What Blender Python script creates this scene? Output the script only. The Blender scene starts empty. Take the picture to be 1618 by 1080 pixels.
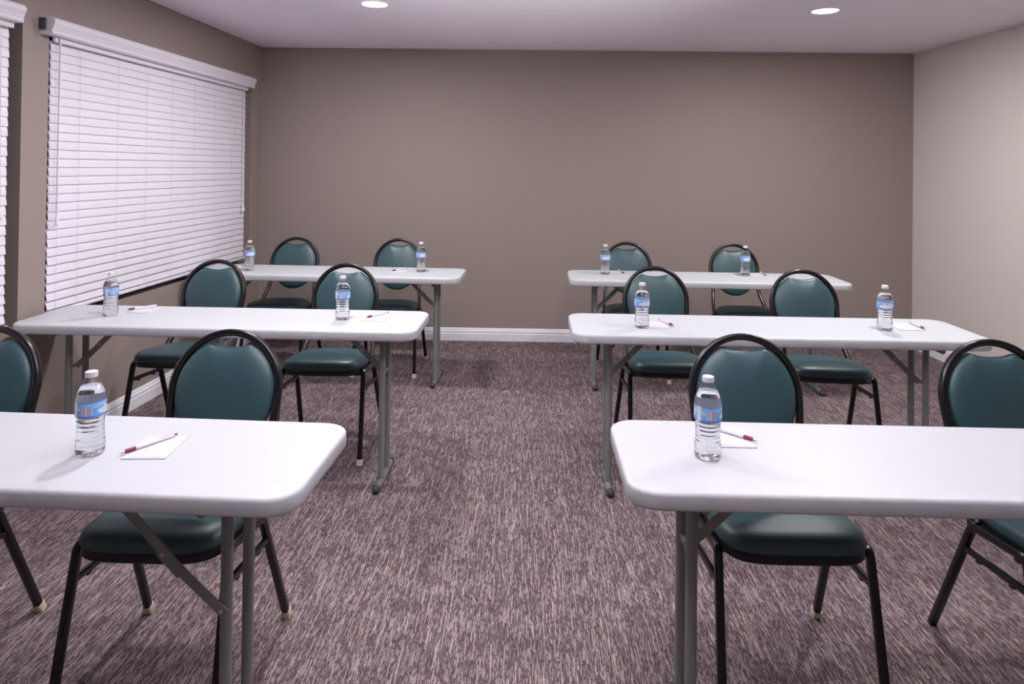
import bpy, bmesh, math, random
from mathutils import Vector, Matrix, Euler
random.seed(7)
PI = math.pi
S = bpy.context.scene
COL = S.collection

# ------------------------------------------------------------------ materials
def new_mat(name):
    m = bpy.data.materials.new(name); m.use_nodes = True
    nt = m.node_tree
    return m, nt, nt.nodes['Principled BSDF']

def lin(r, g, b):
    f = lambda c: ((c/255+0.055)/1.055)**2.4 if c/255 > 0.04045 else c/255/12.92
    return (f(r), f(g), f(b), 1)

def plain(name, col, rough=0.5, metal=0.0, spec=0.5, bump=0.0, bscale=200.0, var=0.0, coat=0.0):
    m, nt, p = new_mat(name)
    p.inputs['Base Color'].default_value = col
    p.inputs['Roughness'].default_value = rough
    p.inputs['Metallic'].default_value = metal
    p.inputs['Specular IOR Level'].default_value = spec
    p.inputs['Coat Weight'].default_value = coat
    tc = nt.nodes.new('ShaderNodeTexCoord')
    n = nt.nodes.new('ShaderNodeTexNoise'); n.inputs['Scale'].default_value = bscale
    n.inputs['Detail'].default_value = 3
    nt.links.new(tc.outputs['Object'], n.inputs['Vector'])
    if bump:
        b = nt.nodes.new('ShaderNodeBump'); b.inputs['Strength'].default_value = bump
        b.inputs['Distance'].default_value = 0.002
        nt.links.new(n.outputs['Fac'], b.inputs['Height'])
        nt.links.new(b.outputs['Normal'], p.inputs['Normal'])
    if var:
        mx = nt.nodes.new('ShaderNodeMixRGB'); mx.blend_type = 'MULTIPLY'
        n2 = nt.nodes.new('ShaderNodeTexNoise'); n2.inputs['Scale'].default_value = 2.5
        nt.links.new(tc.outputs['Object'], n2.inputs['Vector'])
        r = nt.nodes.new('ShaderNodeMapRange')
        r.inputs['To Min'].default_value = 1-var; r.inputs['To Max'].default_value = 1+var
        nt.links.new(n2.outputs['Fac'], r.inputs['Value'])
        mx.inputs['Fac'].default_value = 1; mx.inputs['Color1'].default_value = col
        nt.links.new(r.outputs['Result'], mx.inputs['Color2'])
        nt.links.new(mx.outputs['Color'], p.inputs['Base Color'])
    return m

class NG:
    """tiny node-maths helper"""
    def __init__(s, nt): s.nt = nt
    def m(s, op, a, b=None, c=None):
        n = s.nt.nodes.new('ShaderNodeMath'); n.operation = op
        for i, v in enumerate((a, b, c)):
            if v is None: continue
            if isinstance(v, (int, float)): n.inputs[i].default_value = v
            else: s.nt.links.new(v, n.inputs[i])
        return n.outputs[0]
    def mix(s, f, a, b):
        n = s.nt.nodes.new('ShaderNodeMixRGB')
        for i, v in zip(('Fac', 'Color1', 'Color2'), (f, a, b)):
            if isinstance(v, (int, float)): n.inputs[i].default_value = v
            elif isinstance(v, tuple): n.inputs[i].default_value = v
            else: s.nt.links.new(v, n.inputs[i])
        return n.outputs[0]
    def band(s, x, lo, hi):
        return s.m('MULTIPLY', s.m('GREATER_THAN', x, lo), s.m('LESS_THAN', x, hi))

def carpet_mat():
    m, nt, p = new_mat('carpet_loop_pile'); g = NG(nt)
    tc = nt.nodes.new('ShaderNodeTexCoord'); sp = nt.nodes.new('ShaderNodeSeparateXYZ')
    nt.links.new(tc.outputs['Object'], sp.inputs[0])
    X, Y = sp.outputs[0], sp.outputs[1]
    def streak(width, length, seed):
        u = g.m('DIVIDE', X, width); cu = g.m('ADD', g.m('FLOOR', u), seed)
        w1 = nt.nodes.new('ShaderNodeTexWhiteNoise'); w1.noise_dimensions = '1D'
        nt.links.new(cu, w1.inputs['W'])
        v = g.m('ADD', g.m('DIVIDE', Y, length), g.m('MULTIPLY', w1.outputs['Value'], 57.0))
        c = nt.nodes.new('ShaderNodeCombineXYZ')
        nt.links.new(cu, c.inputs[0]); nt.links.new(g.m('FLOOR', v), c.inputs[1])
        w2 = nt.nodes.new('ShaderNodeTexWhiteNoise'); w2.noise_dimensions = '3D'
        nt.links.new(c.outputs[0], w2.inputs['Vector'])
        return w2.outputs['Value']
    W_ = 0.0027
    a = streak(W_, 0.050, 11.0); b = streak(W_, 0.014, 501.0); c2 = streak(W_, 0.020, 907.0); d = streak(W_, 0.100, 77.0)
    big = nt.nodes.new('ShaderNodeTexNoise'); big.inputs['Scale'].default_value = 11.0
    big.inputs['Detail'].default_value = 4
    nt.links.new(tc.outputs['Object'], big.inputs['Vector'])
    bg = g.m('MULTIPLY', g.m('SUBTRACT', big.outputs['Fac'], 0.5), 0.65)
    col = g.mix(g.m('GREATER_THAN', g.m('ADD', b, bg), 0.50), CARPET[0], CARPET[1])
    col = g.mix(g.m('GREATER_THAN', g.m('ADD', c2, bg), 0.80), col, CARPET[2])
    col = g.mix(g.m('GREATER_THAN', g.m('ADD', a, g.m('MULTIPLY', bg, 0.4)), 0.92), col, CARPET[3])
    col = g.mix(g.m('GREATER_THAN', d, 0.945), col, CARPET[3])
    fx = g.m('ABSOLUTE', g.m('SUBTRACT', g.m('FRACT', g.m('DIVIDE', X, W_)), 0.5))
    col = g.mix(g.m('MULTIPLY', g.m('GREATER_THAN', fx, 0.34), 0.45), col, CARPET[0])
    gr = streak(W_, 0.0042, 1303.0)   # yarn grain
    mm = nt.nodes.new('ShaderNodeMixRGB'); mm.blend_type = 'MULTIPLY'; mm.inputs['Fac'].default_value = 1.0
    nt.links.new(col, mm.inputs['Color1'])
    nt.links.new(g.m('ADD', g.m('MULTIPLY', gr, 0.5), 0.74), mm.inputs['Color2']); col = mm.outputs[0]
    nt.links.new(col, p.inputs['Base Color'])
    p.inputs['Roughness'].default_value = 0.95
    p.inputs['Specular IOR Level'].default_value = 0.1
    # loop ribs
    u = g.m('MULTIPLY', X, 2*PI/0.0027)
    n = nt.nodes.new('ShaderNodeTexNoise'); n.inputs['Scale'].default_value = 350
    nt.links.new(tc.outputs['Object'], n.inputs['Vector'])
    h = g.m('ADD', g.m('MULTIPLY', g.m('SINE', u), 0.3), n.outputs['Fac'])
    bp = nt.nodes.new('ShaderNodeBump'); bp.inputs['Strength'].default_value = 0.5
    bp.inputs['Distance'].default_value = 0.002
    nt.links.new(h, bp.inputs['Height']); nt.links.new(bp.outputs['Normal'], p.inputs['Normal'])
    return m

CARPET = [lin(90, 74, 75), lin(119, 105, 110), lin(148, 136, 144), lin(177, 157, 151)]

def label_mat():
    m, nt, p = new_mat('bottle_label_print'); g = NG(nt)
    uv = nt.nodes.new('ShaderNodeUVMap'); sp = nt.nodes.new('ShaderNodeSeparateXYZ')
    nt.links.new(uv.outputs[0], sp.inputs[0]); U, V = sp.outputs[0], sp.outputs[1]
    blue, deep, pale, white = lin(150, 202, 250), lin(72, 112, 224), lin(196, 222, 248), lin(238, 240, 248)
    # two flowing waves
    w = g.m('ADD', g.m('MULTIPLY', g.m('SINE', g.m('MULTIPLY', U, 4*PI)), 0.10), 0.70)
    w2 = g.m('ADD', g.m('MULTIPLY', g.m('SINE', g.m('ADD', g.m('MULTIPLY', U, 4*PI), 0.8)), 0.13), 0.58)
    col = g.mix(g.m('LESS_THAN', V, w), blue, pale)
    col = g.mix(g.m('LESS_THAN', V, w2), col, lin(108, 176, 240))
    # white mountain / cloud panel: two lobes
    def ell(cu, cv, ru, rv):
        a = g.m('DIVIDE', g.m('SUBTRACT', U, cu), ru); b = g.m('DIVIDE', g.m('SUBTRACT', V, cv), rv)
        return g.m('LESS_THAN', g.m('ADD', g.m('MULTIPLY', a, a), g.m('MULTIPLY', b, b)), 1.0)
    peak = g.m('LESS_THAN', V, g.m('SUBTRACT', 0.86, g.m('MULTIPLY', g.m('ABSOLUTE', g.m('SUBTRACT', U, 0.64)), 4.2)))
    peak = g.m('MULTIPLY', peak, g.m('GREATER_THAN', V, 0.34))
    panel = g.m('MAXIMUM', g.m('MAXIMUM', ell(0.64, 0.36, 0.15, 0.22), peak), ell(0.1, 0.45, 0.07, 0.3))
    col = g.mix(panel, col, white)
    # grey-blue lettering strokes inside the panel (unreadable at this size)
    st = g.m('MULTIPLY', g.band(V, 0.33, 0.43), g.band(U, 0.54, 0.74))
    st = g.m('MULTIPLY', st, g.m('GREATER_THAN', g.m('SINE', g.m('MULTIPLY', U, 330.0)), -0.1))
    col = g.mix(g.m('MULTIPLY', st, 0.6), col, lin(120, 150, 215))
    col = g.mix(ell(0.64, 0.70, 0.028, 0.085), col, lin(222, 110, 105))
    # barcode panel
    bar = g.m('MULTIPLY', g.band(U, 0.315, 0.44), g.band(V, 0.12, 0.74))
    wn = nt.nodes.new('ShaderNodeTexWhiteNoise'); wn.noise_dimensions = '1D'
    nt.links.new(g.m('FLOOR', g.m('MULTIPLY', U, 330.0)), wn.inputs['W'])
    bc = g.mix(g.m('GREATER_THAN', wn.outputs['Value'], 0.5), lin(225, 222, 240), lin(120, 115, 175))
    col = g.mix(bar, col, bc)
    # overlap seam
    col = g.mix(g.band(U, 0.20, 0.262), col, white)
    edge = g.m('MAXIMUM', g.m('GREATER_THAN', V, 0.955), g.m('LESS_THAN', V, 0.085))
    edge = g.m('MULTIPLY', edge, g.m('SUBTRACT', 1.0, g.band(U, 0.20, 0.262)))
    col = g.mix(edge, col, deep)
    nt.links.new(col, p.inputs['Base Color'])
    p.inputs['Roughness'].default_value = 0.35
    tl = nt.nodes.new('ShaderNodeBsdfTranslucent'); nt.links.new(col, tl.inputs[0])   # thin plastic film lets light through
    ms = nt.nodes.new('ShaderNodeMixShader'); ms.inputs[0].default_value = 0.12
    nt.links.new(p.outputs[0], ms.inputs[1]); nt.links.new(tl.outputs[0], ms.inputs[2])
    nt.links.new(ms.outputs[0], nt.nodes['Material Output'].inputs[0])
    return m

def shell_mat():
    m, nt, p = new_mat('clear_bottle_plastic')
    nt.nodes.remove(p)
    out = nt.nodes['Material Output']
    t = nt.nodes.new('ShaderNodeBsdfTransparent'); t.inputs[0].default_value = (0.97, 0.975, 0.98, 1)
    gl = nt.nodes.new('ShaderNodeBsdfGlossy'); gl.inputs['Roughness'].default_value = 0.06
    lw = nt.nodes.new('ShaderNodeLayerWeight'); lw.inputs['Blend'].default_value = 0.5
    g = NG(nt)   # same reflectance from either side of the thin wall
    frv = g.m('ADD', g.m('MULTIPLY', g.m('POWER', lw.outputs['Facing'], 5.0), 0.75), 0.05)
    n = nt.nodes.new('ShaderNodeTexNoise'); n.inputs['Scale'].default_value = 60
    tc = nt.nodes.new('ShaderNodeTexCoord'); nt.links.new(tc.outputs['Object'], n.inputs['Vector'])
    b = nt.nodes.new('ShaderNodeBump'); b.inputs['Strength'].default_value = 0.15; b.inputs['Distance'].default_value = 0.002
    nt.links.new(n.outputs['Fac'], b.inputs['Height'])
    nt.links.new(b.outputs['Normal'], gl.inputs['Normal'])
    mx = nt.nodes.new('ShaderNodeMixShader')
    nt.links.new(frv, mx.inputs[0]); nt.links.new(t.outputs[0], mx.inputs[1]); nt.links.new(gl.outputs[0], mx.inputs[2])
    nt.links.new(mx.outputs[0], out.inputs[0])
    return m

def water_mat():
    m, nt, p = new_mat('drinking_water')
    nt.nodes.remove(p)
    g = nt.nodes.new('ShaderNodeBsdfGlass'); g.inputs['IOR'].default_value = 1.33
    g.inputs['Roughness'].default_value = 0.0; g.inputs['Color'].default_value = (0.98, 0.985, 0.99, 1)
    nt.links.new(g.outputs[0], nt.nodes['Material Output'].inputs[0])
    return m

def emit_mat(name, col, strength):
    m, nt, p = new_mat(name)
    p.inputs['Emission Color'].default_value = col
    p.inputs['Emission Strength'].default_value = strength
    p.inputs['Base Color'].default_value = col
    return m

M = dict(
    carpet=carpet_mat(),
    taupe=plain('taupe_wall_paint', lin(152, 139, 133), 0.62, spec=0.3, bump=0.12, bscale=260),
    beige=plain('light_beige_wall_paint', lin(214, 206, 200), 0.62, spec=0.3, bump=0.12, bscale=260),
    ceil=plain('white_ceiling_paint', lin(246, 240, 249), 0.85, spec=0.2, bump=0.15, bscale=180),
    trim=plain('white_trim_paint', lin(245, 242, 249), 0.38),
    table=plain('white_moulded_plastic', lin(195, 197, 201), 0.45, spec=0.35, bump=0.03, bscale=600),
    tleg=plain('grey_powder_coat', lin(126, 129, 128), 0.42, spec=0.5),
    tcap=plain('dark_rubber_cap', lin(58, 56, 60), 0.6),
    rivet=plain('bright_steel_rivet', lin(200, 200, 200), 0.3, metal=1.0),
    vinyl=plain('green_vinyl', lin(42, 75, 81), 0.42, spec=0.7, bump=0.10, bscale=900),
    pan=plain('black_seat_pan', lin(13, 12, 15), 0.4),
    black=plain('black_gloss_tube', lin(17, 14, 18), 0.26, spec=0.55),
    cream=plain('cream_plastic_glide', lin(214, 202, 178), 0.5),
    blind=plain('white_faux_wood', lin(232, 226, 236), 0.42),
    cord=plain('white_cord', lin(228, 224, 232), 0.7),
    glass=plain('night_window_glass', lin(10, 10, 13), 0.05, spec=0.6),
    wframe=plain('dark_window_frame', lin(38, 34, 34), 0.5),
    bracket=plain('clear_grey_bracket', lin(66, 68, 64), 0.35),
    cap=plain('white_bottle_cap', lin(222, 222, 228), 0.4),
    paper=plain('white_notepaper', lin(207, 206, 213), 0.7),
    print_=plain('grey_printed_line', lin(150, 148, 156), 0.8),
    penw=plain('white_pen_plastic', lin(228, 226, 234), 0.25),
    penb=plain('burgundy_pen_rubber', lin(122, 30, 66), 0.35),
    pent=plain('pen_tip_metal', lin(190, 188, 192), 0.3, metal=0.8),
    door=plain('white_door_paint', lin(225, 222, 226), 0.45),
    lens=emit_mat('lamp_lens', (1.0, 0.97, 1.0, 1), 6.0),
    label=label_mat(), shell=shell_mat(), water=water_mat(),
)

# ------------------------------------------------------------------ mesh helpers
def obj(name, bm, mat, parent=None, smooth=True, kind=None, angle=40):
    bmesh.ops.recalc_face_normals(bm, faces=bm.faces[:])
    me = bpy.data.meshes.new(name); bm.to_mesh(me); bm.free()
    if mat: me.materials.append(mat)
    if smooth:
        me.polygons.foreach_set('use_smooth', [True]*len(me.polygons))
        try: me.set_sharp_from_angle(angle=math.radians(angle))
        except Exception: pass
    o = bpy.data.objects.new(name, me); COL.objects.link(o)
    if parent: o.parent = parent
    if kind: o['kind'] = kind
    return o

def box(bm, x0, x1, y0, y1, z0, z1, mtx=None, bevel=0.0):
    t = bmesh.new()
    bmesh.ops.create_cube(t, size=1)
    for v in t.verts:
        v.co = Vector(((x0+x1)/2+v.co.x*(x1-x0), (y0+y1)/2+v.co.y*(y1-y0), (z0+z1)/2+v.co.z*(z1-z0)))
    if bevel: bmesh.ops.bevel(t, geom=t.edges[:], offset=bevel, segments=3, profile=0.5, affect='EDGES')
    merge(bm, t, mtx)

def merge(bm, t, mtx=None):
    if mtx is not None: bmesh.ops.transform(t, matrix=mtx, verts=t.verts[:])
    me = bpy.data.meshes.new('tmp'); t.to_mesh(me); t.free()
    bm.from_mesh(me); bpy.data.meshes.remove(me)

def lathe(bm, prof, n=32, mtx=None, close_bottom=True, close_top=True):
    t = bmesh.new(); rings = []
    for r, z in prof:
        rings.append([t.verts.new((r*math.cos(2*PI*i/n), r*math.sin(2*PI*i/n), z)) for i in range(n)])
    for a, b in zip(rings, rings[1:]):
        for i in range(n): t.faces.new((a[i], a[(i+1) % n], b[(i+1) % n], b[i]))
    if close_bottom: t.faces.new(rings[0][::-1])
    if close_top: t.faces.new(rings[-1])
    merge(bm, t, mtx)

def sweep(bm, pts, prof, ref, closed=False, caps=True):
    """sweep the 2D profile along pts; profile x = ref-side direction, y = binormal"""
    pts = [Vector(p) for p in pts]; n = len(pts); rings = []
    for i, p in enumerate(pts):
        if closed: d = pts[(i+1) % n]-pts[i-1]
        else: d = pts[min(i+1, n-1)]-pts[max(i-1, 0)]
        d.normalize()
        r = Vector(ref(p, d) if callable(ref) else ref)
        a = (r-d*r.dot(d)).normalized(); b = d.cross(a)
        rings.append([bm.verts.new(p+a*u+b*v) for u, v in prof])
    k = len(prof)
    for i in range(n if closed else n-1):
        A, B = rings[i], rings[(i+1) % n]
        for j in range(k): bm.faces.new((A[j], A[(j+1) % k], B[(j+1) % k], B[j]))
    if caps and not closed:
        bm.faces.new(rings[0][::-1]); bm.faces.new(rings[-1])

def circ(r, n=14): return [(r*math.cos(2*PI*i/n), r*math.sin(2*PI*i/n)) for i in range(n)]
def rsq(w, h, r, k=3):
    out = []
    for cx, cy, a0 in ((w/2-r, h/2-r, 0), (-w/2+r, h/2-r, 90), (-w/2+r, -h/2+r, 180), (w/2-r, -h/2+r, 270)):
        for i in range(k+1):
            a = math.radians(a0+90*i/k); out.append((cx+r*math.cos(a), cy+r*math.sin(a)))
    return out

def fillet(pts, r, n=6):
    """round the inner corners of a polyline"""
    pts = [Vector(p) for p in pts]; out = [pts[0]]
    for i in range(1, len(pts)-1):
        a, b, c = pts[i-1], pts[i], pts[i+1]
        u, w = (a-b), (c-b); rr = min(r, u.length*0.45, w.length*0.45)
        p0, p1 = b+u.normalized()*rr, b+w.normalized()*rr
        for k in range(n+1):
            t = k/n; out.append(p0*(1-t)**2+b*2*t*(1-t)+p1*t*t)
    out.append(pts[-1]); return out

def spline(pts, n=8):
    pts = [Vector(p) for p in pts]; P = [pts[0]*2-pts[1]]+pts+[pts[-1]*2-pts[-2]]; out = []
    for i in range(1, len(P)-2):
        a, b, c, d = P[i-1:i+3]
        for k in range(n):
            t = k/n
            out.append(0.5*((2*b)+(c-a)*t+(2*a-5*b+4*c-d)*t*t+(3*b-a-3*c+d)*t**3))
    out.append(pts[-1]); return out

def outline_shell(bm, outline, levels, mtx=None):
    """stack scaled copies of a closed 2D outline: levels = [(scale, z)], capped at both ends"""
    t = bmesh.new(); rings = []
    for s, z in levels: rings.append([t.verts.new((x*s, y*s, z)) for x, y in outline])
    k = len(outline)
    for a, b in zip(rings, rings[1:]):
        for j in range(k): t.faces.new((a[j], a[(j+1) % k], b[(j+1) % k], b[j]))
    t.faces.new(rings[0][::-1]); t.faces.new(rings[-1])
    merge(bm, t, mtx)

def rrect(w, h, r, k=8):
    return rsq(w, h, r, k)

def offset_levels(bm, w, h, r, levels, k=10, mtx=None):
    """rounded rectangle slab: levels = [(inset, z)]"""
    t = bmesh.new(); rings = []
    for ins, z in levels:
        rings.append([t.verts.new((x, y, z)) for x, y in rsq(w-2*ins, h-2*ins, max(r-ins, 0.002), k)])
    n = len(rings[0])
    for a, b in zip(rings, rings[1:]):
        for j in range(n): t.faces.new((a[j], a[(j+1) % n], b[(j+1) % n], b[j]))
    t.faces.new(rings[0][::-1]); t.faces.new(rings[-1])
    merge(bm, t, mtx)

# ------------------------------------------------------------------ scene-graph helpers
def tag(o, label=None, cat=None, group=None, kind=None):
    if label: o['label'] = label
    if cat: o['category'] = cat
    if group: o['group'] = group
    if kind: o['kind'] = kind
    return o
def thing(name, label, cat, loc=(0, 0, 0), rz=0.0, group=None):
    o = bpy.data.objects.new(name, None); o.empty_display_size = 0.1; COL.objects.link(o)
    o.location = loc; o.rotation_euler = (0, 0, rz)
    return tag(o, label, cat, group)
def kids(o): return [c for c in COL.objects if c.parent is o]
def copy_tree(o, parent=None, skip=None):
    c = o.copy(); COL.objects.link(c); c.parent = parent
    for ch in kids(o):
        if skip and skip(ch): continue
        copy_tree(ch, c, skip)
    return c

# ------------------------------------------------------------------ setting
H_CEIL = 2.4586; YB = 5.833; XL = -2.2495; XR = 3.2502; SL = 0.0391; SR = 0.0413; YF = -3.2
UL = lambda y: (YB-y)*math.sqrt(1+SL*SL)
ML = Matrix.Translation((XL, YB, 0)) @ Matrix(((-SL/math.sqrt(1+SL*SL), 1/math.sqrt(1+SL*SL), 0, 0), (-1/math.sqrt(1+SL*SL), -SL/math.sqrt(1+SL*SL), 0, 0), (0, 0, 1, 0), (0, 0, 0, 1)))
# ML maps (u along the left wall towards the camera, w into the room, z)
kR = math.sqrt(1+SR*SR)
MR = Matrix.Translation((XR, YB, 0)) @ Matrix(((SR/kR, -1/kR, 0, 0), (-1/kR, -SR/kR, 0, 0), (0, 0, 1, 0), (0, 0, 0, 1)))
LEN = 9.05

bm = bmesh.new(); box(bm, -3.2, 4.1, YF, YB+0.1, -0.08, 0.0); obj('floor', bm, M['carpet'], smooth=False, kind='structure')
bm = bmesh.new(); box(bm, -3.2, 4.1, YF, YB+0.1, H_CEIL, H_CEIL+0.12); obj('ceiling', bm, M['ceil'], smooth=False, kind='structure')
bm = bmesh.new(); box(bm, XL-0.02, XR+0.02, YB, YB+0.1, 0, H_CEIL); obj('wall_back', bm, M['taupe'], smooth=False, kind='structure')
bm = bmesh.new(); box(bm, 0, LEN, -0.12, 0, 0, H_CEIL, MR); obj('wall_right', bm, M['beige'], smooth=False, kind='structure')
bm = bmesh.new(); box(bm, -3.2, 4.1, YF-0.1, YF, 0, H_CEIL); obj('wall_front', bm, M['beige'], smooth=False, kind='structure')
# left wall with two window recesses
W1 = (UL(5.635), UL(3.352)); W2 = (UL(3.181), UL(0.75)); ZS, ZH = 0.672, 2.115; RD = 0.15
bm = bmesh.new()
box(bm, 0, LEN, -RD, 0, 0, ZS, ML); box(bm, 0, LEN, -RD, 0, ZH, H_CEIL, ML)
for a, b in ((0, W1[0]), (W1[1], W2[0]), (W2[1], LEN)): box(bm, a, b, -RD, 0, ZS, ZH, ML)
obj('wall_left', bm, M['taupe'], smooth=False, kind='structure')
for k, (a, b) in enumerate((W1, W2), 1):
    bm = bmesh.new()
    t = 0.045
    box(bm, a, b, -RD+0.01, -RD+0.05, ZS, ZS+t, ML); box(bm, a, b, -RD+0.01, -RD+0.05, ZH-t, ZH, ML)
    for u in (a, (a+b)/2-t/2, b-t): box(bm, u, u+t, -RD+0.01, -RD+0.05, ZS+t, ZH-t, ML)
    w = obj('window_%d' % k, bm, M['wframe'], smooth=False, kind='structure')
    bm = bmesh.new(); box(bm, a+0.01, b-0.01, -RD+0.02, -RD+0.026, ZS+0.01, ZH-0.01, ML)
    obj('window_pane', bm, M['glass'], w, smooth=False)
# baseboards (profile: w from wall, z)
BP = [(0, 0), (0.016, 0), (0.016, 0.060), (0.0125, 0.064), (0.0125, 0.067), (0.0145, 0.070), (0.0145, 0.083), (0.009, 0.087), (0.009, 0.091), (0.0075, 0.098), (0.004, 0.106), (0, 0.106)]
def baseboard(name, m4, length):
    bm = bmesh.new()
    A = [bm.verts.new(m4 @ Vector((0, w, z))) for w, z in BP]; B = [bm.verts.new(m4 @ Vector((length, w, z))) for w, z in BP]
    for i in range(len(BP)): bm.faces.new((A[i], A[(i+1) % len(BP)], B[(i+1) % len(BP)], B[i]))
    bm.faces.new(A); bm.faces.new(B[::-1])
    obj(name, bm, M['trim'], smooth=False, kind='structure')
MB = Matrix.Translation((XL, YB, 0)) @ Matrix(((1, 0, 0, 0), (0, -1, 0, 0), (0, 0, 1, 0), (0, 0, 0, 1)))
baseboard('baseboard_back', MB, XR-XL); baseboard('baseboard_left', ML, LEN); baseboard('baseboard_right', MR, LEN)

# ------------------------------------------------------------------ window blinds
VAL = [(0.0, 0.0), (0.052, 0.0), (0.060, 0.004), (0.062, 0.012), (0.058, 0.019), (0.060, 0.024), (0.064, 0.030), (0.064, 0.036), (0.067, 0.042), (0.072, 0.050), (0.074, 0.062), (0.072, 0.072), (0.066, 0.080), (0.056, 0.084), (0.0, 0.084)]
def blind(label, u0, u1, sl0, sl1, zv, zb, cords, wand=None, pull=None, pull_z=1.1, tassels=3):
    """u0..u1 valance, sl0..sl1 slats, zv valance underside, zb bottom of the rail"""
    t = thing('window_blind', label, 'blind')
    org = ML @ Vector(((u0+u1)/2, 0, zb)); t.location = org
    L = Matrix.Translation(-org) @ ML
    bm = bmesh.new()
    A = [bm.verts.new(L @ Vector((u0, w, zv+z))) for w, z in VAL]; B = [bm.verts.new(L @ Vector((u1, w, zv+z))) for w, z in VAL]
    n = len(VAL)
    for i in range(n): bm.faces.new((A[i], A[(i+1) % n], B[(i+1) % n], B[i]))
    bm.faces.new(A); bm.faces.new(B[::-1])
    va = obj('valance', bm, M['blind'], t, angle=50)
    bm = bmesh.new()
    box(bm, u1-0.004, u1+0.014, 0.004, 0.03, zv+0.022, zv+0.078, L, 0.002)
    obj('bracket', bm, M['bracket'], va, smooth=False)
    bm = bmesh.new(); box(bm, sl0, sl1, 0.008, 0.026, zv-0.026, zv+0.05, L, 0.003); obj('headrail', bm, M['blind'], t)
    # slats: slightly crowned strips tilted nearly shut, lower edge towards the room
    pitch, wd, th = 0.0445, 0.0520, 0.0028
    ztop = zv-0.008; nsl = int((ztop-(zb+0.02))/pitch); pitch = (ztop-0.02-(zb+0.022))/nsl
    rail_w = -0.001
    bm = bmesh.new()
    for k in range(nsl):
        zc = zb+0.022+pitch*(k+0.62)
        tilt = math.radians(81-8*math.exp(-k/4.0)+random.uniform(-1.0, 1.0))
        prof = []
        for s in (-1, -0.5, 0, 0.5, 1):
            d = s*wd/2; cr = 0.0022*(1-s*s)
            prof.append((rail_w-math.cos(tilt)*d+math.sin(tilt)*cr, math.sin(tilt)*d+math.cos(tilt)*cr))
        low = [(w-math.sin(tilt)*th, z-math.cos(tilt)*th) for w, z in prof]
        poly = prof+low[::-1]
        du = random.uniform(-0.002, 0.002)
        A = [bm.verts.new(L @ Vector((sl0+du, w, zc+z))) for w, z in poly]; B = [bm.verts.new(L @ Vector((sl1+du, w, zc+z))) for w, z in poly]
        for i in range(len(poly)): bm.faces.new((A[i], A[(i+1) % len(poly)], B[(i+1) % len(poly)], B[i]))
        bm.faces.new(A); bm.faces.new(B[::-1])
    obj('slats', bm, M['blind'], t, angle=35)
    bm = bmesh.new(); box(bm, sl0, sl1, rail_w-0.024, rail_w+0.022, zb, zb+0.018, L, 0.004); obj('bottom_rail', bm, M['blind'], t)
    for u in cords:
        bm = bmesh.new()
        sweep(bm, [L @ Vector((u, 0.011, zb+0.016)), L @ Vector((u, 0.011, zv-0.002))], circ(0.0012, 6), (0, 1, 0))
        obj('ladder_cord', bm, M['cord'], t)
    if wand:
        bm = bmesh.new()
        sweep(bm, [L @ Vector((wand, 0.034, zv+0.02)), L @ Vector((wand, 0.030, 1.181))], circ(0.0052, 8), (0, 1, 0))
        o = obj('tilt_wand', bm, M['blind'], t)
        bm = bmesh.new(); lathe(bm, [(0.003, 0.0), (0.0075, 0.004), (0.0075, 0.035), (0.004, 0.045)], 10, L @ Matrix.Translation((wand, 0.030, 1.145)))
        obj('wand_tip', bm, M['blind'], o)
    if pull:
        for i in range(tassels):
            du = (i-1)*0.013; dz = (0.0, 0.03, -0.006)[i]
            bm = bmesh.new()
            sweep(bm, [L @ Vector((pull, 0.024, zv)), L @ Vector((pull+du*0.4, 0.024, (zv+pull_z)/2)), L @ Vector((pull+du, 0.024, pull_z+dz+0.03))], circ(0.0011, 6), (0, 1, 0))
            o = obj('pull_cord', bm, M['cord'], t)
            bm = bmesh.new(); lathe(bm, [(0.006, 0), (0.0085, 0.003), (0.0078, 0.016), (0.005, 0.03), (0.002, 0.034)], 12, L @ Matrix.Translation((pull+du, 0.024, pull_z+dz)))
            obj('tassel', bm, M['blind'], o)
    return t
a, b = UL(5.525), UL(3.360)
blind('long white slatted blind closed over the far window beside the back corner', UL(5.565), UL(3.292), a, b, 2.078, 0.705,
      [a+0.06, a+0.24, a+0.52, a+0.80, a+1.08, a+1.36, a+1.64, a+1.96, b-0.055], wand=UL(3.385), pull=UL(5.462), pull_z=1.09)
a2, b2 = UL(3.10), UL(0.85)
blind('white slatted blind cut off by the left edge of the photo', UL(3.112), UL(0.80), a2, b2, 2.092, 0.70,
      [a2+0.055, a2+0.35, a2+0.7, a2+1.05, a2+1.4, a2+1.75, b2-0.055], pull=UL(3.03), pull_z=1.2)

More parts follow.
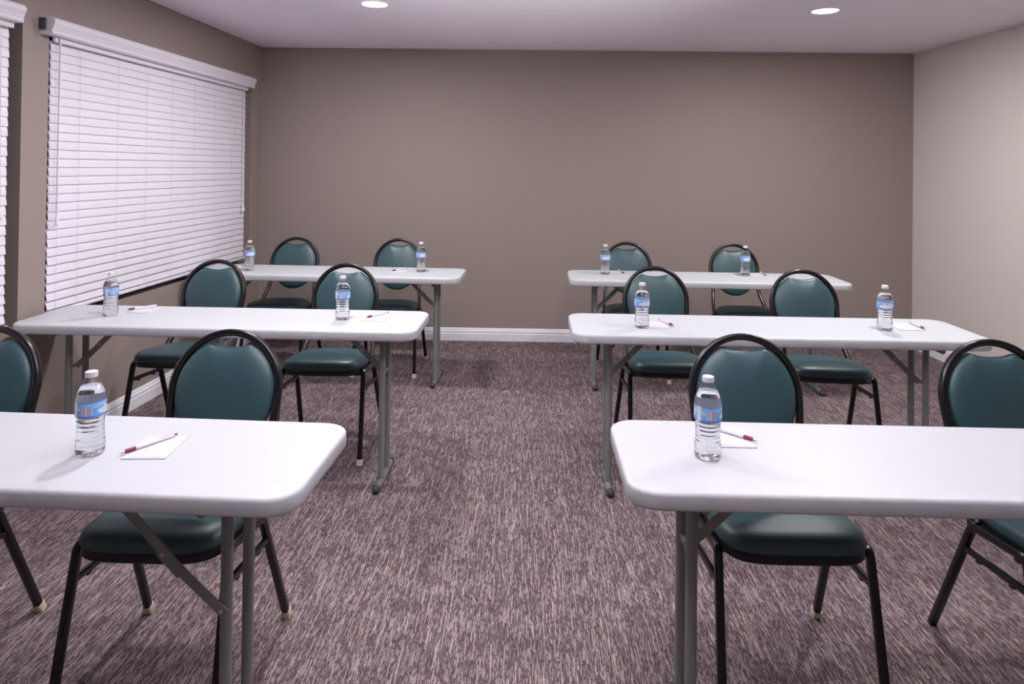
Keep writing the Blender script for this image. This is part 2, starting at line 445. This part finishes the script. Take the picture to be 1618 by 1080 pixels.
# ------------------------------------------------------------------ recessed ceiling lights
LIGHTS = [(-0.938, 4.228), (1.850, 4.300), (-0.95, 2.77), (1.84, 2.80), (-0.96, 1.30), (1.83, 1.30), (-0.96, -1.3), (1.83, -1.3)]
LNAMES = ['round recessed ceiling light left of centre', 'round recessed ceiling light on the right, nearer the right wall']
lamp0 = None
def make_lamp():
    t = thing('recessed_light', LNAMES[0], 'ceiling light', group='recessed ceiling lights')
    bm = bmesh.new()
    prof = [(0.077, 0.0), (0.090, 0.0), (0.091, -0.003), (0.087, -0.006), (0.080, -0.006), (0.077, -0.002)]
    n = 48; rings = [[bm.verts.new((r*math.cos(2*PI*i/n), r*math.sin(2*PI*i/n), z)) for i in range(n)] for r, z in prof]
    for q in range(len(rings)):
        A, B = rings[q], rings[(q+1) % len(rings)]
        for i in range(n): bm.faces.new((A[i], A[(i+1) % n], B[(i+1) % n], B[i]))
    obj('trim_ring', bm, M['trim'], t)
    bm = bmesh.new(); lathe(bm, [(0.0765, -0.0005), (0.0765, -0.0025), (0.06, -0.0035), (0.0, -0.0038)], 48, close_top=False)
    obj('lens', bm, M['lens'], t)
    return t
LP = 22.0; LK = [1.26, 1.26, 0.98, 0.98, 0.08, 0.08, 0.05, 0.05]
for i, (x, y) in enumerate(LIGHTS):
    if i < 2:
        o = make_lamp() if i == 0 else copy_tree(lamp0)
        if i == 0: lamp0 = o
        o.location = (x, y, H_CEIL); o['label'] = LNAMES[i]
    ld = bpy.data.lights.new('downlight', 'AREA'); ld.shape = 'DISK'; ld.size = 0.15
    ld.energy = LP*LK[i]; ld.color = (1.0, 0.985, 1.0)
    lo = bpy.data.objects.new('downlight', ld); COL.objects.link(lo); lo.location = (x, y, H_CEIL-0.008)

# added unseen fill light, aimed up to brighten the ceiling ahead of the camera
ld = bpy.data.lights.new('bounce_fill', 'AREA'); ld.shape = 'DISK'; ld.size = 0.25; ld.energy = 64; ld.color = (1.0, 0.98, 1.0)
ld.spread = math.radians(50)
lo = bpy.data.objects.new('bounce_fill', ld); COL.objects.link(lo); lo.location = (0.0, -0.6, 0.95); lo.rotation_euler = (PI/2+math.radians(37.5), 0, 0)

# ------------------------------------------------------------------ folding tables
TL, TW, TH, TT = 1.83, 0.4571, 0.737, 0.042
LEGX, LEGY = TL/2-0.178, 0.060
def brace(t, sx, long=False):
    """folding brace from a leg up to the underside; the long one has its lock showing"""
    x, z = sx*LEGX, TH
    yb = -LEGY-0.017 if long else 0.0
    A = Vector((x-sx*0.004, yb, 0.396)) if long else Vector((x-sx*0.006, yb, 0.500))
    B = Vector((x-sx*0.300, yb, z-TT-0.006)) if long else Vector((x-sx*0.200, yb, z-TT-0.006))
    K = A.lerp(B, 0.40)+Vector((0, 0, -0.012 if long else -0.004))
    bm = bmesh.new()
    sweep(bm, fillet([A-(B-A).normalized()*0.012, A, K, B], 0.03, 4), rsq(0.005, 0.026, 0.0015, 1), (0, 1, 0))
    br = obj('brace', bm, M['tleg'], t)
    dirn = (B-A).normalized()
    if long:
        bm = bmesh.new()
        sweep(bm, [K-dirn*0.03+Vector((0, -0.004, 0)), K+dirn*0.045+Vector((0, -0.004, 0))], rsq(0.004, 0.030, 0.0015, 1), (0, 1, 0))
        obj('lock_plate', bm, M['tleg'], br)
    else:
        bm = bmesh.new(); sweep(bm, [(x, -LEGY, 0.500), (x, LEGY, 0.500)], circ(0.007, 10), (0, 0, 1)); obj('brace_pin', bm, M['tleg'], br)
    for P, o in ((A, 0.003), (K+dirn*0.035, 0.006)):
        bm = bmesh.new()
        lathe(bm, [(0.0055, 0), (0.005, 0.003), (0.003, 0.0045), (0, 0.005)], 12, Matrix.Translation(P+Vector((0, -o if long else -0.0025, 0))) @ Matrix.Rotation(PI/2, 4, 'X'), close_top=False)
        obj('rivet', bm, M['rivet'], br)
    return br
def make_table(label):
    t = thing('folding_table', label, 'table', group='white folding tables')
    bm = bmesh.new()
    z = TH
    offset_levels(bm, TL, TW, 0.075, [(0.03, z-TT+0.012), (0.022, z-TT), (0.006, z-TT), (0.002, z-TT+0.002), (0.0, z-TT+0.007), (0.0, z-0.009), (0.0008, z-0.006), (0.003, z-0.0025), (0.0065, z-0.0005), (0.010, z), (0.05, z)])
    obj('tabletop', bm, M['table'], t, angle=70)
    bm = bmesh.new()
    for sy in (-1, 1): box(bm, -TL/2+0.08, TL/2-0.08, sy*0.165-0.012, sy*0.165+0.012, z-TT-0.004, z-TT+0.012, None, 0.002)
    obj('under_rail', bm, M['tleg'], t)
    for sx in (-1, 1):
        x = sx*LEGX
        bm = bmesh.new()
        sweep(bm, [(x, -0.19, z-TT-0.012), (x, 0.19, z-TT-0.012)], circ(0.012, 10), (0, 0, 1))
        obj('pivot_bar', bm, M['tleg'], t)
        for sy in (-1, 1):
            bm = bmesh.new()
            sweep(bm, [(x, sy*LEGY, 0.028), (x, sy*LEGY, z-TT-0.012)], circ(0.0145, 18), (1, 0, 0))
            obj('leg', bm, M['tleg'], t)
        bm = bmesh.new()
        yy = 0.150
        sweep(bm, [(x, -yy, 0.0175), (x, yy, 0.0175)], circ(0.0150, 16), (1, 0, 0))
        fb = obj('foot_bar', bm, M['tleg'], t)
        for sy in (-1, 1):
            bm = bmesh.new()
            lathe(bm, [(0.0175, 0), (0.0182, 0.012), (0.0165, 0.022), (0.010, 0.028), (0.0, 0.030)], 18, Matrix.Translation((x, sy*(yy-0.008), 0.0182)) @ Matrix.Rotation(-sy*PI/2, 4, 'X'), close_top=False)
            obj('end_cap', bm, M['tcap'], fb)
        brace(t, sx)
    return t
TABS = {  # centre x, centre y, turn
    'RF': (1.1607, 1.7708, -0.0122), 'LF': (-1.3977, 1.7496, -0.0422), 'LM': (-1.3806, 3.2457, -0.0167),
    'RM': (1.1351, 3.2356, -0.0104), 'LB': (-1.325, 4.7354, -0.0323), 'RB': (1.2193, 4.7034, -0.0212)}
TLAB = {'LF': 'white folding table left of the aisle, nearest the camera, cut off by the photo edge',
        'RF': 'white folding table right of the aisle, nearest the camera, cut off by the photo edge',
        'LM': 'white folding table in the middle row left of the aisle',
        'RM': 'white folding table in the middle row right of the aisle',
        'LB': 'white folding table in the last row left of the aisle, by the blind',
        'RB': 'white folding table in the last row right of the aisle'}
def base_x(o):
    return sum(v.co.x for v in o.data.vertices)/max(1, len(o.data.vertices))
tab0 = None
for k, (x, y, r) in TABS.items():
    if tab0 is None: o = tab0 = make_table(TLAB[k])
    else: o = copy_tree(tab0)
    o.location = (x, y, 0); o.rotation_euler = (0, 0, r); o['label'] = TLAB[k]
    ADJ = {'LF': -0.042, 'RM': -0.042}
    if k in ADJ:
        for c in kids(o):
            nm = c.name.split('.')[0]
            if nm in ('leg', 'foot_bar', 'pivot_bar', 'brace') and base_x(c) > 0:
                c.location.x += ADJ[k]
                if k == 'LF' and nm == 'brace':
                    for q in kids(c): bpy.data.objects.remove(q)
                    bpy.data.objects.remove(c)
        if k == 'LF': brace(o, 1, True).location.x += ADJ[k]

# ------------------------------------------------------------------ chairs
RT = 0.0225
def make_chair(label):
    t = thing('banquet_chair', label, 'chair', group='green banquet chairs')
    sq = rsq(RT, RT, 0.005, 2)
    # frame: each side is leg + rail + leg, with rounded bends belonging to the legs
    for sx in (-1, 1):
        FF, FT = Vector((sx*0.215, -0.240, 0.0)), Vector((sx*0.205, -0.142, 0.430))
        RTp, RF = Vector((sx*0.208, 0.078, 0.404)), Vector((sx*0.227, 0.250, 0.0))
        d = (RTp-FT).normalized()
        for nm, foot, top, dd in (('front', FF, FT, d), ('rear', RF, RTp, -d)):
            up = (top-foot).normalized()
            bm = bmesh.new()
            sweep(bm, fillet([foot+up*0.004, top, top+dd*0.055], 0.045, 7), sq, (1, 0, 0))
            lg = obj('leg', bm, M['black'], t, angle=60)
            bm = bmesh.new()
            sweep(bm, [foot+up*0.0012, foot+up*0.004, foot+up*0.030], rsq(0.029, 0.029, 0.007, 3), (1, 0, 0))
            obj('foot_cap', bm, M['cream'], lg, angle=60)
        bm = bmesh.new(); sweep(bm, [FT+d*0.05, RTp-d*0.05], sq, (1, 0, 0)); obj('side_rail', bm, M['black'], t, angle=60)
        # stacking bar below the rail
        a = FT.lerp(FF, 0.20); b = RTp.lerp(RF, 0.20)
        bm = bmesh.new(); sweep(bm, [a, b], rsq(0.016, 0.019, 0.004, 2), (1, 0, 0))
        for q in (0.25, 0.75):
            p = a.lerp(b, q); box(bm, p.x-0.006, p.x+0.006, p.y-0.008, p.y+0.008, p.z-0.016, p.z-0.008)
        obj('stretcher', bm, M['black'], t, angle=60)
    # back frame: flared uprights running into a round hoop
    hoop = []
    yz = lambda z: 0.235+(z-0.56)*0.28
    zc, R = 0.716, 0.1765
    up = [(0.194, 0.075, 0.408), (0.191, 0.108, 0.428), (0.183, 0.170, 0.487), (0.171, 0.218, 0.545), (0.1685, yz(0.60), 0.60), (0.174, yz(0.665), 0.665)]
    arc = [(R*math.cos(a), yz(zc+R*math.sin(a)), zc+R*math.sin(a)) for a in [PI*i/20 for i in range(21)]]
    path = spline(up+arc+[(-x, y, z) for x, y, z in up[::-1]], 4)
    prof = rsq(0.030, 0.0225, 0.008, 3)
    bm = bmesh.new()
    def ref(p, d): return Vector((0, 1, -0.205)) if p.z > 0.5 else Vector((0, 1, 0.15))
    # constant reference in the hoop plane's normal keeps the tube square to the pad
    sweep(bm, path, prof, lambda p, d: Vector((0, 0.96, -0.27)))
    obj('back_frame', bm, M['black'], t, angle=60)
    # welds at the foot of the uprights
    for sx in (-1, 1):
        bm = bmesh.new(); box(bm, sx*0.202-0.012, sx*0.202+0.012, 0.066, 0.10, 0.396, 0.418, None, 0.004)
        obj('weld_plate', bm, M['black'], t)
    # back pad: round outline with a scooped hand-hold at the top
    out = []; N = 96
    for i in range(N):
        a = 2*PI*i/N+PI/2
        x, z = math.cos(a), math.sin(a)
        rx, rz = 0.1655, (0.1655 if z > 0 else 0.197)
        px, pz = rx*x, rz*z
        if z > 0 and abs(px) < 0.075:
            s = px/0.075
            pz = min(pz, 0.137+0.0130*(s*s)) if abs(s) < 1 else pz
        out.append((px, pz))
    tilt = math.atan(0.28)
    mt = Matrix.Translation((0, yz(zc)-0.002, zc)) @ Matrix.Rotation(-tilt, 4, 'X') @ Matrix.Rotation(PI/2, 4, 'X')
    bm = bmesh.new()
    lv = [(0.72, -0.015), (0.93, -0.013), (0.985, -0.008), (1.0, 0.0), (0.995, 0.006), (0.975, 0.012), (0.94, 0.0165), (0.88, 0.021), (0.78, 0.0255), (0.65, 0.029), (0.5, 0.0318), (0.33, 0.0338), (0.16, 0.0348), (0.05, 0.035)]
    outline_shell(bm, out, lv, mt)
    obj('backrest', bm, M['vinyl'], t, angle=75)
    bm = bmesh.new()
    outline_shell(bm, out, [(0.80, -0.021), (0.965, -0.018), (0.997, -0.010), (1.004, -0.003), (0.99, -0.001)], mt)
    obj('back_panel', bm, M['pan'], t, angle=60)
    # seat pad and pan
    ol = []; N = 88
    for i in range(N):
        a = 2*PI*i/N; c, s = math.cos(a), math.sin(a)
        e = 2/4.6 if s < 0 else 2/3.4
        w = 0.2 if s < 0 else 0.2
        x = w*math.copysign(abs(c)**e, c); y = 0.195*math.copysign(abs(s)**e, s)
        x *= 1-0.10*max(0, y/0.195)**1.5
        ol.append((x, y))
    ms = Matrix.Translation((0, -0.022, 0.430)) @ Matrix.Rotation(-math.atan(0.08), 4, 'X')
    bm = bmesh.new()
    outline_shell(bm, ol, [(0.94, 0.0), (0.975, 0.003), (0.995, 0.010), (1.0, 0.019), (0.992, 0.028), (0.972, 0.036), (0.94, 0.043), (0.89, 0.0485), (0.81, 0.053), (0.7, 0.0568), (0.55, 0.0600), (0.38, 0.0625), (0.2, 0.0638), (0.06, 0.064)], ms)
    obj('seat', bm, M['vinyl'], t, angle=75)
    bm = bmesh.new()
    outline_shell(bm, ol, [(0.90, -0.022), (0.955, -0.022), (0.972, -0.018), (0.975, -0.004), (0.968, 0.001), (0.9, 0.002)], ms)
    obj('seat_pan', bm, M['pan'], t, angle=50)
    for y in (-0.10, 0.05):
        bm = bmesh.new(); box(bm, -0.205, 0.205, y-0.01, y+0.01, 0.398-0.02*(y+0.1), 0.416-0.02*(y+0.1), None, 0.002)
        obj('cross_bar', bm, M['black'], t)
    return t
R_ = math.radians
CHAIRS = [
    (-1.788, 1.99, 0, 'green vinyl chair with round black-framed back cut off by the left edge of the photo'),
    (-0.984, 1.99, -1, 'green round-backed chair tucked under the front left table at its aisle end'),
    (0.745, 2.045, 0, 'green round-backed chair behind the water bottle on the front right table'),
    (1.562, 2.02, 0, 'green round-backed chair cut off by the right edge of the photo'),
    (-1.80, 3.68, -3, 'green round-backed chair at the middle left table, the one beside the window wall'),
    (-1.003, 3.60, 0, 'green round-backed chair at the middle left table, the one next to the aisle'),
    (0.751, 3.66, 0, 'green round-backed chair at the middle right table, the one next to the aisle'),
    (1.553, 3.62, -4, 'green round-backed chair at the middle right table, the one nearer the beige wall'),
    (-1.755, 4.99, 0, 'green round-backed chair at the last left table, in the corner beside the blind'),
    (-0.963, 5.00, 0, 'green round-backed chair at the last left table, the one next to the aisle'),
    (0.784, 4.97, 0, 'green round-backed chair at the last right table, the one next to the aisle'),
    (1.585, 4.96, 0, 'green round-backed chair at the last right table, the one farther from the aisle'),
]
ch0 = None
for i, (x, y, a, lab) in enumerate(CHAIRS):
    if ch0 is None: o = ch0 = make_chair(lab)
    else: o = copy_tree(ch0)
    o.location = (x, y, 0); o.rotation_euler = (0, 0, R_(a)); o['label'] = lab
    if i == 3:   # this chair has lost its rear glide
        legs = [c for c in kids(o) if c.name.startswith('leg')]
        for l in legs:
            v = l.data.vertices[0].co
            if v.x < 0 and v.y > 0:
                for c in kids(l): bpy.data.objects.remove(c)

# ------------------------------------------------------------------ water bottles
def body_profile():
    P = [(0.0, 0.006), (0.012, 0.005), (0.020, 0.002), (0.0255, 0.0), (0.0300, 0.002), (0.0325, 0.007), (0.0332, 0.014)]
    z = 0.022
    ribs = 7
    for k in range(ribs):
        zz = 0.022+k*0.0102
        r = 0.0330-0.0026*math.sin(PI*min(max((zz-0.03)/0.07, 0), 1))
        P += [(r, zz), (r+0.0002, zz+0.0040), (r-0.0016, zz+0.0065), (r-0.0014, zz+0.0085)]
    P += [(0.0330, 0.0955), (0.0338, 0.0985), (0.0338, 0.1345), (0.0335, 0.138), (0.0338, 0.142), (0.0330, 0.1475), (0.0305, 0.1545), (0.0262, 0.1635), (0.0212, 0.1735), (0.0165, 0.1815), (0.0135, 0.1860), (0.0128, 0.1880), (0.0128, 0.1900), (0.0152, 0.1905), (0.0152, 0.1918), (0.0120, 0.1922)]
    return P
BPF = body_profile()
def make_bottle(label):
    t = thing('water_bottle', label, 'water bottle', group='small bottles of water')
    bm = bmesh.new(); lathe(bm, BPF, 40, close_bottom=False, close_top=False)
    # petal feet
    for v in bm.verts:
        if v.co.z < 0.013:
            r = math.hypot(v.co.x, v.co.y)
            if r > 0.018:
                a = math.atan2(v.co.y, v.co.x); v.co.z += 0.0035*max(0, math.cos(5*a))**2*(1-v.co.z/0.013)
    obj('bottle_body', bm, M['shell'], t, angle=80)
    W = [(max(r-0.0007, 0.0001), z+0.0007) for r, z in BPF if z < 0.166]
    W = W[:-1] if W[-1][1] > 0.167 else W
    W += [(0.0233, 0.1680), (0.0, 0.1680)]
    bm = bmesh.new(); lathe(bm, W, 40, close_bottom=False, close_top=False)
    bmesh.ops.remove_doubles(bm, verts=bm.verts[:], dist=0.00005)
    for v in bm.verts:
        if v.co.z < 0.013:
            r = math.hypot(v.co.x, v.co.y)
            if r > 0.018:
                a = math.atan2(v.co.y, v.co.x); v.co.z += 0.0035*max(0, math.cos(5*a))**2*(1-v.co.z/0.013)
    obj('water', bm, M['water'], t, angle=80)
    bm = bmesh.new(); uvl = bm.loops.layers.uv.new('UVMap')
    n = 48; r = 0.03425; z0, z1 = 0.0985, 0.1345
    vs = [[bm.verts.new((rr*math.cos(2*PI*i/n), rr*math.sin(2*PI*i/n), z)) for i in range(n)] for rr, z in ((r, z0), (r, z1), (r-0.0003, z1), (r-0.0003, z0))]
    for q in range(4):
        A, B = vs[q], vs[(q+1) % 4]
        for i in range(n):
            f = bm.faces.new((A[i], A[(i+1) % n], B[(i+1) % n], B[i]))
            for lp, (uu, vv) in zip(f.loops, ((i/n, 0), ((i+1)/n, 0), ((i+1)/n, 1), (i/n, 1))):
                if q == 1: vv = 1
                if q == 2: uu, vv = 0.23, 0.5     # plain white back of the label
                if q == 3: vv = 0
                lp[uvl].uv = (uu, vv)
    obj('label', bm, M['label'], t)
    bm = bmesh.new()
    prof = [(0.0120, 0.1900), (0.0147, 0.1905), (0.0147, 0.2010), (0.0140, 0.2032), (0.0125, 0.2040), (0.0, 0.2042)]
    lathe(bm, prof, 60, close_top=False)
    for v in bm.verts:
        r = math.hypot(v.co.x, v.co.y)
        if r > 0.0145:
            a = math.atan2(v.co.y, v.co.x); k = 1-0.012*(0.5+0.5*math.cos(30*a)); v.co.x *= k; v.co.y *= k
    obj('cap', bm, M['cap'], t, angle=30)
    return t
# x, y, label angle (deg): direction u=0 points, label
BOT = [
    (-1.072, 1.705, 'LF', 150, 'water bottle standing on the front left table'),
    (0.468, 1.751, 'RF', 133, 'water bottle standing on the front right table'),
    (-1.955, 3.247, 'LM', 185, 'water bottle on the middle left table at the window end'),
    (-0.851, 3.244, 'LM', 140, 'water bottle on the middle left table at the aisle end'),
    (0.543, 3.172, 'RM', 60, 'water bottle on the middle right table at the aisle end'),
    (1.659, 3.199, 'RM', 25, 'water bottle on the middle right table at the end near the beige wall'),
    (-1.874, 4.693, 'LB', 70, 'water bottle on the last left table, in front of the blind'),
    (-0.708, 4.749, 'LB', 75, 'water bottle on the last left table near the aisle'),
    (0.559, 4.757, 'RB', 40, 'water bottle on the last right table near the aisle'),
    (1.526, 4.790, 'RB', 40, 'water bottle on the last right table, in front of the chair farther from the aisle'),
]
b0 = None
for x, y, tk, a, lab in BOT:
    if b0 is None: o = b0 = make_bottle(lab)
    else: o = copy_tree(b0)
    o.location = (x, y, TH+0.0002); o.rotation_euler = (0, 0, R_(a)); o['label'] = lab

# ------------------------------------------------------------------ notepads and pens
PW, PH, PT = 0.108, 0.140, 0.0025
def make_pad(label):
    t = thing('notepad', label, 'notepad', group='small white notepads')
    bm = bmesh.new(); box(bm, -PW/2, PW/2, -PH/2, PH/2, 0, PT, None, 0.0003); obj('sheets', bm, M['paper'], t, smooth=False)
    bm = bmesh.new(); box(bm, -PW*0.36, PW*0.10, -PH/2+0.0085, -PH/2+0.0095, PT, PT+0.0001)
    box(bm, PW*0.16, PW*0.33, -PH/2+0.008, -PH/2+0.010, PT, PT+0.0001)
    obj('printed_line', bm, M['print_'], t, smooth=False)
    return t
def make_pen(label):
    """lies along +x, tip at +x, resting at z=0"""
    t = thing('ballpoint_pen', label, 'pen', group='white pens with burgundy grips')
    X = Matrix.Translation((0, 0, 0.0054)) @ Matrix.Rotation(PI/2, 4, 'Y')
    bm = bmesh.new(); lathe(bm, [(0.0030, -0.068), (0.0042, -0.066), (0.0046, -0.02), (0.0048, 0.030), (0.0048, 0.034)], 18, X); obj('barrel', bm, M['penw'], t)
    bm = bmesh.new(); lathe(bm, [(0.0049, 0.034), (0.0054, 0.037), (0.0050, 0.045), (0.0054, 0.052), (0.0044, 0.060), (0.0036, 0.061)], 18, X); obj('grip', bm, M['penb'], t)
    bm = bmesh.new(); lathe(bm, [(0.0034, 0.061), (0.0020, 0.069), (0.0006, 0.0745), (0.0003, 0.0765)], 12, X); obj('tip', bm, M['pent'], t)
    bm = bmesh.new(); lathe(bm, [(0.0022, -0.077), (0.0024, -0.076), (0.0024, -0.068)], 12, X); obj('push_button', bm, M['penb'], t)
    bm = bmesh.new(); box(bm, -0.066, -0.028, -0.0016, 0.0016, 0.0112, 0.0124, None, 0.0004); box(bm, -0.066, -0.062, -0.0016, 0.0016, 0.0095, 0.0118)
    obj('clip', bm, M['penw'], t)
    return t
PADS = [  # front-left corner of the pad, turn
    (-0.977, 1.672, 4, 'notepad under the pen on the front left table'),
    (0.506, 1.812, 0, 'notepad under the pen on the front right table'),
    (-1.915, 3.307, -4, 'notepad on the middle left table at the window end'),
    (-0.755, 3.214, -4, 'notepad on the middle left table at the aisle end'),
    (0.560, 3.160, 0, 'notepad on the middle right table at the aisle end'),
    (1.731, 3.192, 1, 'notepad on the middle right table at the end near the beige wall'),
    (-2.03, 4.765, 0, 'notepad on the last left table in front of the blind'),
    (-0.915, 4.690, -2, 'notepad on the last left table near the aisle'),
    (0.594, 4.760, 0, 'notepad on the last right table near the aisle'),
    (1.570, 4.765, 0, 'notepad on the last right table, in front of the chair farther from the aisle'),
]
PENS = [  # tip end, far end
    ((-0.984, 1.697), (-0.918, 1.806), 'white pen with burgundy grip lying on the front left notepad'),
    ((0.609, 1.859), (0.535, 1.928), 'white pen with burgundy grip lying on the front right notepad'),
    ((-1.932, 3.352), (-1.845, 3.440), 'white pen on the notepad at the window end of the middle left table'),
    ((-0.742, 3.262), (-0.667, 3.370), 'white pen on the notepad at the aisle end of the middle left table'),
    ((0.690, 3.192), (0.652, 3.315), 'white pen on the notepad at the aisle end of the middle right table'),
    ((1.845, 3.204), (1.853, 3.340), 'white pen on the middle right table at the end near the beige wall'),
    ((-1.940, 4.800), (-2.005, 4.900), 'white pen on the last left table in front of the blind'),
    ((-0.902, 4.735), (-0.825, 4.828), 'white pen on the last left table near the aisle'),
    ((0.692, 4.778), (0.668, 4.890), 'white pen on the last right table near the aisle'),
    ((1.662, 4.782), (1.665, 4.890), 'white pen on the last right table, in front of the chair farther from the aisle'),
]
p0 = n0 = None
for (x, y, a, lab) in PADS:
    if p0 is None: o = p0 = make_pad(lab)
    else: o = copy_tree(p0)
    c = Vector((PW/2, PH/2, 0)); c.rotate(Euler((0, 0, R_(a))))
    o.location = (x+c.x, y+c.y, TH+0.0002); o.rotation_euler = (0, 0, R_(a)); o['label'] = lab
for (tx, ty), (ex, ey), lab in PENS:
    if n0 is None: o = n0 = make_pen(lab)
    else: o = copy_tree(n0)
    ang = math.atan2(ty-ey, tx-ex)
    o.location = ((tx+ex)/2, (ty+ey)/2, TH+PT+0.0002); o.rotation_euler = (0, 0, ang); o['label'] = lab

# ------------------------------------------------------------------ camera, world, render look
cd = bpy.data.cameras.new('camera'); cam = bpy.data.objects.new('camera', cd); COL.objects.link(cam)
FPX = 1090.4
cd.sensor_fit = 'HORIZONTAL'; cd.sensor_width = 36; cd.lens = 36*FPX/1618; cd.clip_start = 0.02
cd.shift_x = -3.65/1618; cd.shift_y = -(540-255.5)/1618
yaw, pitch, roll = 0.0156, 0.0089, 0.0123
cam.matrix_world = Matrix.Translation((0, 0, 1.4587)) @ Matrix.Rotation(yaw, 4, 'Z') @ Matrix.Rotation(PI/2+pitch, 4, 'X') @ Matrix.Rotation(roll, 4, 'Z')
S.camera = cam
w = bpy.data.worlds.new('world'); S.world = w; w.use_nodes = True
w.node_tree.nodes['Background'].inputs[0].default_value = (0.01, 0.01, 0.014, 1)
S.view_settings.view_transform = 'Standard'; S.view_settings.look = 'None'
S.view_settings.gamma = 1.0; S.view_settings.use_curve_mapping = False
S.view_settings.exposure = 0.0
S.cycles.use_denoising = True
S.cycles.max_bounces = 16; S.cycles.diffuse_bounces = 6; S.cycles.glossy_bounces = 4; S.cycles.transmission_bounces = 10; S.cycles.transparent_max_bounces = 16
S.cycles.blur_glossy = 0.5
S.cycles.sample_clamp_indirect = 6.0
